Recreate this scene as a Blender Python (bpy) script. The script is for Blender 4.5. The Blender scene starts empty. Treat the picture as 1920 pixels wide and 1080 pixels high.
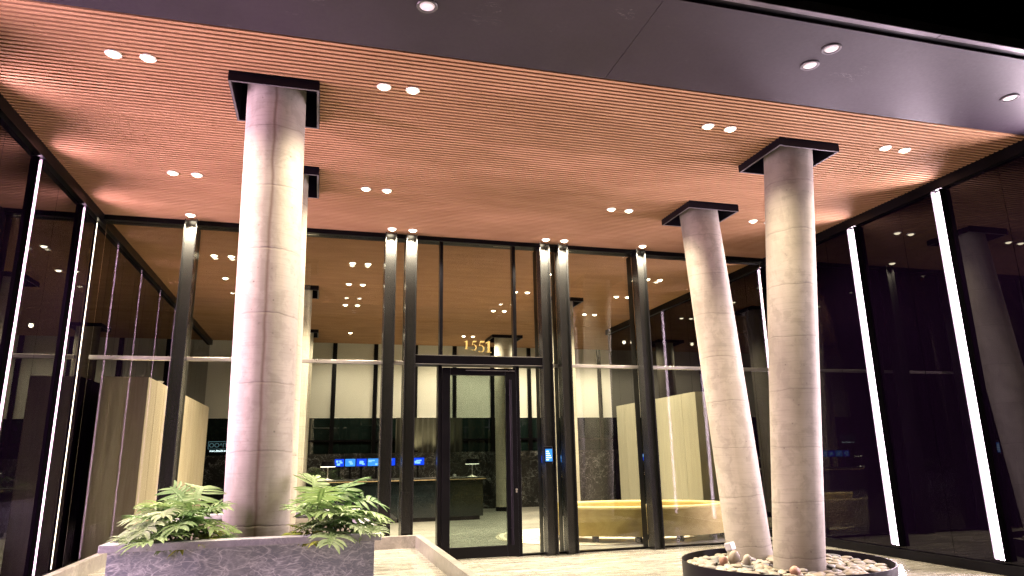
import bpy, bmesh, math, random
from mathutils import Vector, Matrix
random.seed(7)
S = bpy.context.scene
COL = S.collection
PI = math.pi
# ------------------------------------------------------------------ world layout (metres)
# x runs along the entrance facade, y into the building, z up; the viewer stands at the origin.
FY = 11.53          # entrance glass line
CZ = 5.35           # underside of the ceiling slats
XL, XR = -3.45, 8.5  # faces of the two dark glass side walls
SY0 = 5.90          # front edge of the slatted ceiling
BY = 23.3           # rear window wall

# ------------------------------------------------------------------ mesh helpers
class MB:
    def __init__(self):
        self.v = []; self.f = []; self.uv = None; self.tone = None
    def box(self, x0, x1, y0, y1, z0, z1):
        n = len(self.v)
        self.v += [(x0,y0,z0),(x1,y0,z0),(x1,y1,z0),(x0,y1,z0),(x0,y0,z1),(x1,y0,z1),(x1,y1,z1),(x0,y1,z1)]
        self.f += [tuple(n+i for i in q) for q in ((0,3,2,1),(4,5,6,7),(0,1,5,4),(1,2,6,5),(2,3,7,6),(3,0,4,7))]
        return self
    def quad(self, a, b, c, d):
        n = len(self.v); self.v += [a,b,c,d]; self.f.append((n,n+1,n+2,n+3)); return self
    def lathe(self, prof, cx=0, cy=0, n=32, cap=True):
        b = len(self.v)
        for r, z in prof:
            for i in range(n):
                a = 2*PI*i/n
                self.v.append((cx+r*math.cos(a), cy+r*math.sin(a), z))
        for k in range(len(prof)-1):
            for i in range(n):
                j = (i+1) % n
                self.f.append((b+k*n+i, b+k*n+j, b+(k+1)*n+j, b+(k+1)*n+i))
        if cap:
            self.f.append(tuple(b+i for i in reversed(range(n))))
            self.f.append(tuple(b+(len(prof)-1)*n+i for i in range(n)))
        return self
    def tube(self, pts, r0, r1=None, n=6):
        r1 = r0 if r1 is None else r1
        b = len(self.v); m = len(pts)
        for k, p in enumerate(pts):
            p = Vector(p)
            t = (Vector(pts[min(k+1,m-1)]) - Vector(pts[max(k-1,0)])).normalized()
            u = t.cross(Vector((0,0,1)))
            if u.length < 1e-3: u = Vector((1,0,0))
            u.normalize(); w = t.cross(u)
            r = r0+(r1-r0)*k/(m-1)
            for i in range(n):
                a = 2*PI*i/n
                self.v.append(tuple(p+u*(r*math.cos(a))+w*(r*math.sin(a))))
        for k in range(m-1):
            for i in range(n):
                j = (i+1) % n
                self.f.append((b+k*n+i, b+k*n+j, b+(k+1)*n+j, b+(k+1)*n+i))
        self.f.append(tuple(b+i for i in reversed(range(n))))
        self.f.append(tuple(b+(m-1)*n+i for i in range(n)))
        return self
    def prism(self, poly, axis, a, b):
        """poly of 2D points extruded from a to b along axis 'y' (poly = x,z) or 'z' (poly = x,y)."""
        n = len(self.v); m = len(poly)
        for t in (a, b):
            for p, q in poly:
                self.v.append((p, t, q) if axis == 'y' else (p, q, t))
        self.f.append(tuple(n+i for i in range(m)))
        self.f.append(tuple(n+m+i for i in reversed(range(m))))
        for i in range(m):
            j = (i+1) % m
            self.f.append((n+j, n+i, n+m+i, n+m+j))
        return self
def bevel_mesh(me, w, seg=2):
    bm = bmesh.new(); bm.from_mesh(me)
    bmesh.ops.bevel(bm, geom=[e for e in bm.edges], offset=w, segments=seg, affect='EDGES', clamp_overlap=True, profile=0.5)
    bm.to_mesh(me); bm.free()
def tag(o, label=None, cat=None, group=None, kind=None):
    if label: o['label'] = label
    if cat: o['category'] = cat
    if group: o['group'] = group
    if kind: o['kind'] = kind
    return o
def build(name, mb, mat, parent=None, smooth=False, bevel=0.0, sharp=40):
    off = Vector(parent['org']) if parent is not None and 'org' in parent.keys() else Vector((0,0,0))
    me = bpy.data.meshes.new(name)
    me.from_pydata([tuple(Vector(p)-off) for p in mb.v], [], mb.f)
    if mb.uv:
        ul = me.uv_layers.new(name='UVMap')
        for lp in me.loops: ul.data[lp.index].uv = mb.uv[lp.vertex_index]
    if mb.tone:
        at = me.attributes.new('tone', 'FLOAT', 'POINT'); at.data.foreach_set('value', mb.tone)
    bm = bmesh.new(); bm.from_mesh(me)
    if not mb.tone: bmesh.ops.recalc_face_normals(bm, faces=bm.faces)
    bm.to_mesh(me); bm.free()
    if bevel: bevel_mesh(me, bevel)
    me.materials.append(mat)
    if smooth:
        me.polygons.foreach_set('use_smooth', [True]*len(me.polygons))
        try: me.set_sharp_from_angle(angle=math.radians(sharp))
        except Exception: pass
    o = bpy.data.objects.new(name, me); COL.objects.link(o)
    if parent is not None:
        o.parent = parent
        if 'org' in parent.keys(): o['org'] = tuple(parent['org'])
    return o
def thing(name, loc, label, cat, group=None):
    o = bpy.data.objects.new(name, None); COL.objects.link(o)
    o.location = loc; o['org'] = tuple(loc); o.empty_display_size = 0.2
    return tag(o, label, cat, group)
def copy_tree(o, parent=None):
    c = o.copy(); COL.objects.link(c)
    if parent is not None: c.parent = parent
    for ch in list(o.children): copy_tree(ch, c)
    return c

# ------------------------------------------------------------------ materials
class N:
    """small node-tree helper"""
    def __init__(self, name):
        self.m = bpy.data.materials.new(name); self.m.use_nodes = True
        self.t = self.m.node_tree; self.t.nodes.clear()
        self.out = self.n('ShaderNodeOutputMaterial')
    def n(self, ty, **kw):
        x = self.t.nodes.new(ty)
        for k, v in kw.items():
            if k.startswith('i_'):
                key = k[2:].replace('_', ' ')
                x.inputs[key].default_value = v
            else: setattr(x, k, v)
        return x
    def l(self, a, b): self.t.links.new(a, b)
    def coord(self, out='Object', scale=(1,1,1), rot=(0,0,0)):
        c = self.n('ShaderNodeTexCoord'); mp = self.n('ShaderNodeMapping')
        mp.inputs['Scale'].default_value = scale; mp.inputs['Rotation'].default_value = rot
        self.l(c.outputs[out], mp.inputs['Vector']); return mp.outputs[0]
    def noise(self, vec, scale, detail=4, rough=.55, dist=0.0):
        x = self.n('ShaderNodeTexNoise'); self.l(vec, x.inputs['Vector'])
        x.inputs['Scale'].default_value = scale; x.inputs['Detail'].default_value = detail
        x.inputs['Roughness'].default_value = rough; x.inputs['Distortion'].default_value = dist
        return x.outputs['Fac']
    def ramp(self, fac, stops):
        x = self.n('ShaderNodeValToRGB'); self.l(fac, x.inputs[0])
        e = x.color_ramp.elements
        while len(e) < len(stops): e.new(.5)
        for i, (p, c) in enumerate(stops):
            e[i].position = p
            e[i].color = (c, c, c, 1) if isinstance(c, (int, float)) else (*c, 1)
        return x.outputs[0]
    def mix(self, fac, a, b, mode='MIX'):
        x = self.n('ShaderNodeMix', data_type='RGBA', blend_type=mode)
        for s, v in ((0, fac), (6, a), (7, b)):
            if isinstance(v, (int, float)): x.inputs[s].default_value = v
            elif isinstance(v, tuple): x.inputs[s].default_value = (*v, 1)
            else: self.l(v, x.inputs[s])
        return x.outputs[2]
    def math(self, op, a, b=None, c=None):
        x = self.n('ShaderNodeMath', operation=op)
        for i, v in enumerate((a, b, c)):
            if v is None: continue
            if isinstance(v, (int, float)): x.inputs[i].default_value = v
            else: self.l(v, x.inputs[i])
        return x.outputs[0]
    def bsdf(self, col, rough=.5, metal=0.0, bump=None, bstr=.2, bdist=.01, **kw):
        p = self.n('ShaderNodeBsdfPrincipled')
        for k, v in (('Base Color', col), ('Roughness', rough), ('Metallic', metal)):
            if isinstance(v, tuple): p.inputs[k].default_value = (*v, 1)
            elif isinstance(v, (int, float)): p.inputs[k].default_value = v
            else: self.l(v, p.inputs[k])
        for k, v in kw.items():
            p.inputs[k.replace('_', ' ')].default_value = v
        if bump is not None:
            b = self.n('ShaderNodeBump'); b.inputs['Strength'].default_value = bstr
            b.inputs['Distance'].default_value = bdist
            self.l(bump, b.inputs['Height']); self.l(b.outputs[0], p.inputs['Normal'])
        self.l(p.outputs[0], self.out.inputs[0]); return p

def plain(name, col, rough=.5, metal=0.0, var=.15, scale=9, **kw):
    m = N(name); v = m.coord()
    f = m.noise(v, scale, 5)
    c = m.mix(m.ramp(f, [(.3, 0.0), (.7, 1.0)]), tuple(x*(1-var) for x in col), tuple(min(1, x*(1+var)) for x in col))
    r = m.math('ADD', m.math('MULTIPLY', f, .14), rough-.07)
    m.bsdf(c, r, metal, **kw); return m.m
def emit(name, col, st):
    m = N(name); e = m.n('ShaderNodeEmission'); e.inputs[0].default_value = (*col, 1); e.inputs[1].default_value = st
    m.l(e.outputs[0], m.out.inputs[0])
    m.m.cycles.emission_sampling = 'NONE'
    return m.m

def mat_slat():
    m = N('oak_slat'); v = m.coord(scale=(.9, 2.2, 2.2))
    f = m.noise(v, 1.6, 3, .5, .2)
    v2 = m.coord(scale=(.28, 14.93, 0.01)); cell = m.n('ShaderNodeTexWhiteNoise', noise_dimensions='3D')
    fl = m.n('ShaderNodeVectorMath', operation='FLOOR'); m.l(v2, fl.inputs[0]); m.l(fl.outputs[0], cell.inputs[0])
    c = m.mix(m.ramp(f, [(.25, 0.0), (.75, 1.0)]), (.345, .195, .105), (.445, .263, .150))
    c = m.mix(m.math('MULTIPLY', cell.outputs[0], .35), c, (.33, .182, .095))
    m.bsdf(c, .75, Specular_IOR_Level=.15); return m.m
def mat_concrete(name, seam_u, tint=(1,1,1), seed=0.0, patch=1.0):
    m = N(name)
    uv = m.n('ShaderNodeUVMap', uv_map='UVMap'); sep = m.n('ShaderNodeSeparateXYZ'); m.l(uv.outputs[0], sep.inputs[0])
    v = m.coord('Object'); ad = m.n('ShaderNodeVectorMath', operation='ADD'); m.l(v, ad.inputs[0]); ad.inputs[1].default_value = (seed, seed*2, 0)
    v = ad.outputs[0]
    big = m.noise(v, 1.1, 5, .6); mid = m.noise(v, 5, 6, .65, .4); fine = m.noise(v, 42, 4, .7)
    mpn = m.n('ShaderNodeMapping'); mpn.inputs['Scale'].default_value = (1.3, 1.3, 26); m.l(v, mpn.inputs[0])
    horiz = m.noise(mpn.outputs[0], 2.0, 4, .6)
    mpv = m.n('ShaderNodeMapping'); mpv.inputs['Scale'].default_value = (4, 4, .45); m.l(v, mpv.inputs[0])
    vert = m.noise(mpv.outputs[0], 2.2, 4, .6)
    T = lambda c: tuple(a*b for a, b in zip(c, tint))
    c = m.mix(m.ramp(big, [(.36, 0.0), (.66, 1.0)]), T((.35, .325, .29)), T((.48, .452, .41)))
    c = m.mix(m.ramp(mid, [(.49, 0.0), (.56, .36*patch)]), c, T((.27, .25, .218)))
    c = m.mix(m.ramp(horiz, [(.52, 0.0), (.70, .30)]), c, T((.20, .188, .168)))
    c = m.mix(m.ramp(vert, [(.56, 0.0), (.72, .22*patch)]), c, T((.60, .565, .52)))
    c = m.mix(m.ramp(fine, [(.58, 0.0), (.72, .25)]), c, T((.2, .19, .175)))
    # formwork rings and the vertical joint of the paper form
    w = m.math('MULTIPLY', m.math('SUBTRACT', big, .5), .25)
    ring = m.math('ABSOLUTE', m.math('SUBTRACT', m.math('FRACT', m.math('ADD', m.math('DIVIDE', sep.outputs[1], .655), w)), .5))
    ringm = m.ramp(ring, [(0.0, 1.0), (.010, .35), (.022, 0.0)])
    # the seam: distance in u, wobbling
    sw = m.math('MULTIPLY', m.math('SUBTRACT', m.noise(v, 3.0, 4), .5), .03)
    sd = m.math('ABSOLUTE', m.math('ADD', m.math('SUBTRACT', sep.outputs[0], seam_u), sw))
    seamm = m.ramp(sd, [(0.0, 1.0), (.0035, .75), (.012, .22), (.05, 0.0)])
    pores = m.n('ShaderNodeTexVoronoi'); m.l(v, pores.inputs['Vector']); pores.inputs['Scale'].default_value = 13
    pm = m.ramp(pores.outputs['Distance'], [(0.0, 1.0), (.10, .8), (.15, 0.0)])
    pm = m.math('MULTIPLY', pm, m.ramp(mid, [(.5, 0.0), (.62, 1.0)]))
    c = m.mix(m.math('MULTIPLY', ringm, .38), c, T((.15, .13, .11)))
    c = m.mix(m.math('MULTIPLY', seamm, .8), c, T((.15, .095, .065)))
    c = m.mix(m.math('MULTIPLY', pm, .75), c, T((.12, .11, .10)))
    h = m.math('ADD', m.math('MULTIPLY', horiz, .5), m.math('SUBTRACT', m.math('MULTIPLY', fine, .35), m.math('ADD', ringm, m.math('ADD', seamm, pm))))
    m.bsdf(c, .72, bump=h, bstr=.35, bdist=.006); return m.m
def veins(m, v, scale, width, dist=1.2, seed=0):
    """thin ridge lines where a noise crosses its middle value"""
    f = m.noise(v, scale, 6, .62, dist)
    r = m.math('ABSOLUTE', m.math('SUBTRACT', f, .5+seed))
    return m.ramp(r, [(0.0, 1.0), (width, .25), (width*3, 0.0)])
def mat_marble(name, dark, light, vein, scale=1.0, rough=.22, amount=.8, stretch=(1,1,1), rot=(0,.6,.3), vw=.012, fine=.5):
    m = N(name); v = m.coord(scale=tuple(s*scale for s in stretch), rot=rot)
    cl = m.noise(v, 2.2, 7, .65, .6)
    c = m.mix(m.ramp(cl, [(.32, 0.0), (.7, 1.0)]), dark, light)
    mask = m.ramp(m.noise(v, 1.3, 3), [(.35, .15), (.65, 1.0)])
    for s, w, a in ((1.5, vw, amount), (3.6, vw*1.2, amount*.75), (8.5, vw*1.8, amount*fine)):
        k = m.math('MULTIPLY', veins(m, v, s, w), m.math('MULTIPLY', mask, a))
        c = m.mix(k, c, vein)
    m.bsdf(c, rough, bump=cl, bstr=.03, bdist=.004); return m.m
def mat_crackle(name, dark, light, vein, rough):
    """dark stone with a tangled white vein network"""
    m = N(name); v = m.coord(rot=(.4, .5, .3)); v0 = m.coord()
    wn = m.n('ShaderNodeTexNoise'); m.l(v, wn.inputs['Vector']); wn.inputs['Scale'].default_value = 3.2; wn.inputs['Detail'].default_value = 5
    sc = m.n('ShaderNodeVectorMath', operation='SCALE'); m.l(wn.outputs['Color'], sc.inputs[0]); sc.inputs['Scale'].default_value = .24
    ad = m.n('ShaderNodeVectorMath', operation='ADD'); m.l(v, ad.inputs[0]); m.l(sc.outputs[0], ad.inputs[1])
    cl = m.noise(v, 2.6, 7, .65, .5); fade = m.noise(v, 1.9, 4, .6)
    c = m.mix(m.ramp(cl, [(.34, 0.0), (.68, 1.0)]), dark, light)
    for k, (sx, w, a) in enumerate((((7, 7, 10), .09, .35),)):
        mp = m.n('ShaderNodeMapping'); mp.inputs['Scale'].default_value = sx; mp.inputs['Rotation'].default_value = (0, .7+.5*k, .4*k); m.l(ad.outputs[0], mp.inputs[0])
        vo = m.n('ShaderNodeTexVoronoi', feature='DISTANCE_TO_EDGE'); m.l(mp.outputs[0], vo.inputs['Vector']); vo.inputs['Scale'].default_value = 1.0
        e = m.ramp(vo.outputs['Distance'], [(0.0, 1.0), (w*.35, .55), (w, 0.0)])
        fd = m.ramp(m.noise(v, 2.3+k, 3), [(.42, .0), (.62, 1.0)])
        c = m.mix(m.math('MULTIPLY', m.math('MULTIPLY', e, fd), a), c, vein)
    for k, (sc2, rot, w, a) in enumerate(((1.3, .75, .007, 1.0), (2.0, -.55, .008, .85), (2.9, .95, .010, .9), (4.6, .35, .016, .7), (7.5, .8, .024, .55))):
        mp = m.n('ShaderNodeMapping'); mp.inputs['Scale'].default_value = (sc2, sc2, sc2*2.4); mp.inputs['Rotation'].default_value = (0, rot, .2*k); mp.inputs['Location'].default_value = (k*3.1, 0, k); m.l(v0, mp.inputs[0])
        f = m.noise(mp.outputs[0], 1.6, 2.2, .5, .6)
        e = m.ramp(m.math('ABSOLUTE', m.math('SUBTRACT', f, .5)), [(0.0, 1.0), (w*.6, .5), (w*1.8, 0.0)])
        fd = m.ramp(m.noise(v, 1.7+k, 3), [(.36, .05), (.6, 1.0)])
        c = m.mix(m.math('MULTIPLY', m.math('MULTIPLY', e, fd), a), c, vein)
    m.bsdf(c, rough, bump=cl, bstr=.03, bdist=.004); return m.m
def mat_floor(name, a, b, c3, rough):
    m = N(name); v = m.coord(scale=(.30, 1.9, 1), rot=(0, 0, .10))
    f = m.noise(v, 3.2, 8, .66, 1.5); g = m.noise(v, 9.0, 6, .6, .8)
    big = m.noise(m.coord(), .5, 3)
    c = m.mix(m.ramp(f, [(.34, 0.0), (.68, 1.0)]), a, b)
    c = m.mix(m.ramp(g, [(.50, 0.0), (.72, .8)]), c, c3)
    c = m.mix(m.math('MULTIPLY', veins(m, v, 2.4, .012), .6), c, tuple(min(1, x*1.5) for x in b))
    # slab joints
    jx = m.coord(scale=(1/1.2, 1/.6, 1)); br = m.n('ShaderNodeTexBrick', offset=.5)
    m.l(jx, br.inputs['Vector']); br.inputs['Scale'].default_value = 1.0
    br.inputs['Mortar Size'].default_value = .0035; br.inputs['Brick Width'].default_value = 1.0; br.inputs['Row Height'].default_value = 1.0
    br.inputs['Color1'].default_value = (.88,.88,.88,1); br.inputs['Color2'].default_value = (1.08,1.08,1.08,1); br.inputs['Mortar'].default_value = (.45,.44,.42,1)
    c = m.mix(1.0, c, br.outputs['Color'], 'MULTIPLY')
    r = m.math('ADD', m.math('MULTIPLY', g, .18), rough-.08)
    m.bsdf(c, r, bump=f, bstr=.04, bdist=.004); return m.m
def mat_glass(name, tint=(1,1,1), ior=1.5, boost=1.0):
    m = N(name); fr = m.n('ShaderNodeFresnel'); fr.inputs[0].default_value = ior
    t = m.n('ShaderNodeBsdfTransparent'); t.inputs[0].default_value = (*tint, 1)
    g = m.n('ShaderNodeBsdfGlossy'); g.inputs['Roughness'].default_value = .004; g.inputs[0].default_value = (1,1,1,1)
    mx = m.n('ShaderNodeMixShader'); k = m.math('MULTIPLY', fr.outputs[0], boost); k = m.math('MINIMUM', k, 1.0)
    m.l(k, mx.inputs[0]); m.l(t.outputs[0], mx.inputs[1]); m.l(g.outputs[0], mx.inputs[2])
    m.l(mx.outputs[0], m.out.inputs[0]); return m.m
def mat_brushed(name, col, rough):
    m = N(name); v = m.coord(scale=(30, 30, .5)); f = m.noise(v, 4, 5, .7)
    sp = m.noise(m.coord(), 7, 5, .6)
    c = m.mix(m.ramp(sp, [(.35, 0.0), (.7, 1.0)]), tuple(x*.95 for x in col), tuple(min(1, x*1.05) for x in col))
    r = m.math('ADD', m.math('MULTIPLY', f, .16), m.math('ADD', m.math('MULTIPLY', sp, .08), rough-.12))
    m.bsdf(c, r, .85, bump=f, bstr=.08, bdist=.002); return m.m
def mat_soffit():
    m = N('dark_metal_sheet'); f = m.noise(m.coord(), .8, 6, .6); g = m.noise(m.coord(), 26, 3, .6)
    c = m.mix(m.ramp(f, [(.3, 0.0), (.7, 1.0)]), (.016, .011, .018), (.030, .022, .033))
    sc = veins(m, m.coord(scale=(.5, 3, 1), rot=(0, 0, .5)), 1.6, .0012)
    sc = m.math('MULTIPLY', sc, m.ramp(m.noise(m.coord(), 2.6, 4), [(.60, 0.0), (.68, .35)]))
    c = m.mix(sc, c, (.42, .40, .40))
    m.bsdf(c, m.math('ADD', m.math('MULTIPLY', g, .2), .42), .0, bump=f, bstr=.05, bdist=.01, Specular_IOR_Level=.28); return m.m
def mat_wood(name, a, b):
    m = N(name); v = m.coord(scale=(6, 6, .45)); f = m.noise(v, 2.6, 6, .6, .6)
    blk = m.noise(m.coord(scale=(1.1, 1.1, .05)), 1.4, 2)
    c = m.mix(m.ramp(f, [(.3, 0.0), (.72, 1.0)]), a, b)
    c = m.mix(m.ramp(blk, [(.4, 0.0), (.6, .35)]), c, tuple(x*.8 for x in a))
    m.bsdf(c, .5, bump=f, bstr=.06, bdist=.003); return m.m
def mat_leaf(name, a, b):
    m = N(name); f = m.noise(m.coord(), 6, 4); g = m.noise(m.coord(), 34, 3)
    at = m.n('ShaderNodeAttribute', attribute_name='tone')
    t = m.math('ADD', m.math('MULTIPLY', at.outputs['Fac'], .75), m.math('MULTIPLY', m.math('SUBTRACT', f, .35), .6))
    c = m.mix(m.ramp(t, [(.1, 0.0), (.85, 1.0)]), a, b)
    c = m.mix(m.ramp(g, [(.56, 0.0), (.74, .35)]), c, (.34, .37, .15))
    c = m.mix(m.ramp(m.noise(m.coord(), 11, 3), [(.70, 0.0), (.76, .6)]), c, (.16, .11, .045))
    p = m.bsdf(c, .55, bump=g, bstr=.2, bdist=.005)
    tr = m.n('ShaderNodeBsdfTranslucent'); m.l(c, tr.inputs[0])
    mx = m.n('ShaderNodeMixShader'); mx.inputs[0].default_value = .28
    m.l(p.outputs[0], mx.inputs[1]); m.l(tr.outputs[0], mx.inputs[2]); m.l(mx.outputs[0], m.out.inputs[0]); return m.m
def mat_velvet():
    m = N('gold_velvet'); f = m.noise(m.coord(scale=(1,1,1.8)), 1.9, 5, .6, .9)
    c = m.mix(m.ramp(f, [(.35, 0.0), (.68, 1.0)]), (.43, .325, .110), (.60, .475, .19))
    m.bsdf(c, .7, bump=f, bstr=.1, bdist=.02, Sheen_Weight=.5, Sheen_Roughness=.4); return m.m
def mat_rug():
    m = N('ringed_rug'); v = m.coord()
    w = m.n('ShaderNodeTexWave', wave_type='RINGS', rings_direction='Z'); w.inputs['Scale'].default_value = 2.0
    w.inputs['Distortion'].default_value = 1.6; w.inputs['Detail'].default_value = 2; m.l(v, w.inputs['Vector'])
    c = m.mix(m.ramp(w.outputs['Fac'], [(.35, 0.0), (.6, 1.0)]), (.36, .31, .24), (.66, .60, .48))
    m.bsdf(c, .9, bump=m.noise(v, 120, 2), bstr=.3, bdist=.005); return m.m
def mat_blind():
    m = N('roller_fabric'); f = m.noise(m.coord(), .8, 4); g = m.noise(m.coord(scale=(1,1,1)), 160, 2)
    c = m.mix(f, (.52, .505, .455), (.62, .60, .545))
    m.bsdf(c, .85, bump=g, bstr=.1, bdist=.002); return m.m
def mat_dark_glass(name, base, ior, lev=.5):
    m = N(name); f = m.noise(m.coord(scale=(.2, .2, 1)), .9, 3)
    m.bsdf(base, m.math('ADD', m.math('MULTIPLY', f, .012), .004), IOR=ior, Specular_IOR_Level=lev); return m.m

M = dict(
    floor_in=mat_floor('lobby_marble_floor', (.155, .148, .13), (.33, .315, .28), (.10, .094, .083), .3),
    slat=mat_slat(), back=plain('ceiling_black', (.020, .011, .008), .9),
    conc_a=mat_concrete('concrete_seamed', .756, (1.0, .97, .94), 0.0),
    conc_b=mat_concrete('concrete_mottled', .20, (.65, .635, .585), 4.3, 1.15),
    conc_c=mat_concrete('concrete_smooth', .10, (1.02, 1.0, .92), 9.1, .6),
    planter=mat_crackle('dark_grey_marble', (.235, .262, .325), (.40, .43, .51), (.92, .94, .98), .3),
    cap=mat_marble('grey_marble_edge', (.30, .31, .36), (.50, .51, .56), (.74, .74, .76), 2.2, .3, .6),
    blackmarble=mat_marble('black_marble', (.0035, .0035, .004), (.008, .008, .009), (.62, .62, .62), .75, .3, .85, rot=(.3, .9, .2), vw=.0035, fine=.1),
    curb=mat_marble('brown_grey_marble', (.12, .108, .10), (.26, .24, .22), (.42, .40, .375), 2.2, .3, .6),
    floor=mat_floor('streaked_marble_floor', (.125, .117, .10), (.36, .342, .305), (.080, .073, .062), .18),
    asphalt=plain('asphalt', (.05, .05, .052), .85, scale=40),
    black=plain('black_steel', (.003, .0027, .004), .32, 0, scale=3, Specular_IOR_Level=.12),
    collar=plain('violet_black_steel', (.0055, .004, .008), .42, 0, scale=5, Specular_IOR_Level=.12),
    collar_edge=plain('steel_edge', (.12, .11, .12), .5, .2, scale=5),
    fin=plain('mill_steel', (.045, .045, .047), .24, .8, var=.12, scale=1.2),
    rail=plain('bright_metal', (.50, .48, .46), .30, .9, scale=4),
    soffit=mat_soffit(), lip=plain('satin_metal', (.10, .088, .10), .4, .6, scale=2.2, var=.5),
    glass=mat_glass('clear_glass', (.93, .95, .93), 1.5, 1.15), doorglass=mat_glass('door_glass', (.52, .58, .54), 1.5, 1.2),
    darkglass=mat_dark_glass('black_glass', (.0020, .0008, .0036), 1.52, .32),
    nightglass=mat_dark_glass('night_window_glass', (.006, .012, .011), 1.6),
    channel=plain('grey_channel', (.055, .045, .052), .6), plastic=plain('white_plastic', (.38, .38, .39), .45),
    oak=mat_wood('pale_oak_panel', (.40, .325, .225), (.55, .465, .34)), taupe=mat_wood('taupe_panel', (.24, .222, .165), (.30, .28, .215)),
    velvet=mat_velvet(), rug=mat_rug(), blind=mat_blind(), soil=plain('soil', (.035, .026, .018), .95, scale=30, var=.5),
    leaf=mat_leaf('philodendron_leaf', (.06, .165, .038), (.35, .49, .19)), leaf2=mat_leaf('pale_leaf', (.14, .235, .09), (.38, .47, .26)),
    lime=mat_leaf('lime_leaf', (.22, .30, .03), (.38, .42, .06)), stem=plain('green_stem', (.10, .16, .05), .5),
    deskdark=plain('dark_lacquer', (.006, .010, .012), .14), woodtrim=plain('wood_trim', (.34, .24, .13), .5),
    gold=plain('gold_leaf', (.33, .245, .08), .4, .2, scale=20),
    off=plain('unlit_lens', (.92, .88, .90), .5), trim=plain('trim_metal', (.10, .095, .10), .35, .5), whitetrim=plain('white_trim', (.7, .66, .6), .4),
    ledpink=emit('pink_led', (1.0, .66, .88), 1.5), flange_glow=emit('painted_flange_glow', (1.0, .72, .92), .5), led=emit('pink_white_led', (1.0, .80, .93), 4.0), warmled=emit('warm_led', (1.0, .86, .62), 2.5),
    lens=emit('downlight_lens', (1.0, .86, .60), 7.0), lens_in=emit('lobby_downlight_lens', (1.0, .86, .60), 6.0),
    screen=emit('blue_screen', (.01, .06, .8), .5), screen2=emit('cyan_screen', (.05, .28, .9), .5), screen3=emit('pale_screen', (.25, .55, 1.0), .55), signglow=emit('sign_glow', (.30, .55, .62), .10), signwhite=emit('sign_white', (.8, .95, 1.0), .9),
    lampglow=emit('lamp_glow', (1.0, .9, .66), 3.0), sill=emit('lit_room', (.75, .8, .6), .55),
)
peb = [plain('pebble_a', (.165, .138, .10), .55, scale=14, var=.3), plain('pebble_b', (.145, .132, .112), .55, scale=14, var=.35),
       plain('pebble_c', (.215, .193, .152), .55, scale=14, var=.2), plain('pebble_d', (.07, .072, .07), .5, scale=14, var=.4), plain('pebble_e', (.25, .135, .09), .55, scale=14, var=.25)]

# ------------------------------------------------------------------ ground, floors, ceilings
def struct(name, mb, mat, **kw):
    return tag(build(name, mb, mat, **kw), kind='structure')
struct('ground', MB().quad((-400,-400,-.06),(400,-400,-.06),(400,400,-.06),(-400,400,-.06)), M['asphalt'])
struct('plaza_floor', MB().box(-3.6, 8.7, -8, FY, -.05, 0), M['floor'])
struct('lobby_floor', MB().box(-3.6, 12.4, FY+.001, 23.6, -.05, .002), M['floor_in'])
struct('ramp_floor', MB().box(-2.65, 1.50, 3.2, 11.12, .004, .25), M['floor'])
COLLARS = [(-.597,7.1,.44),(-.597,9.33,.44),(5.77,7.1,.44),(5.77,9.33,.44),(-.585,15.9,.44),(5.68,15.85,.44),(-.585,21.3,.44),(5.63,21.3,.5)]
sl = MB(); y = SY0+.02; k = 0
while y < BY-.05:
    if not (18.96 < y+.02 < 19.04):
        x1 = XR if y < 19.4 else 12.3
        xs = [XL+.0] + [XL+3.0*q+((k*1.37) % 3.0) for q in range(0, 6)]
        xs = sorted(x for x in xs if x < x1-.3) + [x1]
        for tx, ty, c in COLLARS:          # openings round the column heads
            if ty-c-.03 < y < ty+c-.01: xs = sorted([q for q in xs if not tx-c-.02 < q < tx+c+.02]+[tx-c+.004, tx+c-.004])
        for a, b in zip(xs[:-1], xs[1:]):
            if any(ty-c-.03 < y < ty+c-.01 and abs((a+b)/2-tx) < c for tx, ty, c in COLLARS): continue
            if b-a > .05: sl.box(a, b-.003, y, y+.037, CZ, CZ+.060)
    y += .067; k += 1
struct('ceiling', sl, M['slat'])
dk_ = MB(); ys = sorted({SY0, 23.6} | {ty-c for _, ty, c in COLLARS} | {ty+c for _, ty, c in COLLARS})
for ya, yb in zip(ys[:-1], ys[1:]):
    xa = -3.6
    for tx, ty, c in sorted(COLLARS):
        if ty-c < (ya+yb)/2 < ty+c: dk_.box(xa, tx-c, ya, yb, CZ+.064, CZ+.105); xa = tx+c
    dk_.box(xa, 12.4, ya, yb, CZ+.064, CZ+.105)
struct('ceiling_deck', dk_, M['back'])
so = MB()
for a, b in ((-9, -3.3), (-3.295, 2.685), (2.690, 8.6), (8.605, 14)):
    so.box(a, b, 4.57, SY0-.004, CZ+.002, CZ+.06)
struct('canopy_soffit', so, M['soffit'])
struct('roof_slab', MB().box(-9, 14, 4.75, 26, CZ+.42, 9.0), M['black'])
lip = thing('canopy_fascia', (2.6, 4.5, CZ), 'satin metal edge strip along the dark canopy against the night sky', 'fascia')
lm = MB()
for a, b in ((-9, -.3), (-.297, 5.5), (5.503, 14)): lm.box(a, b, 4.44, 4.50, CZ+.015, CZ+.125)
build('edge_strip', lm, M['lip'], lip, bevel=.006)
build('groove', MB().box(-9, 14, 4.50, 4.57, CZ+.03, CZ+.12), M['black'], lip)
build('upper_band', MB().box(-9, 14, 4.52, 4.74, CZ+.13, 9.0), M['black'], lip)

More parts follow.
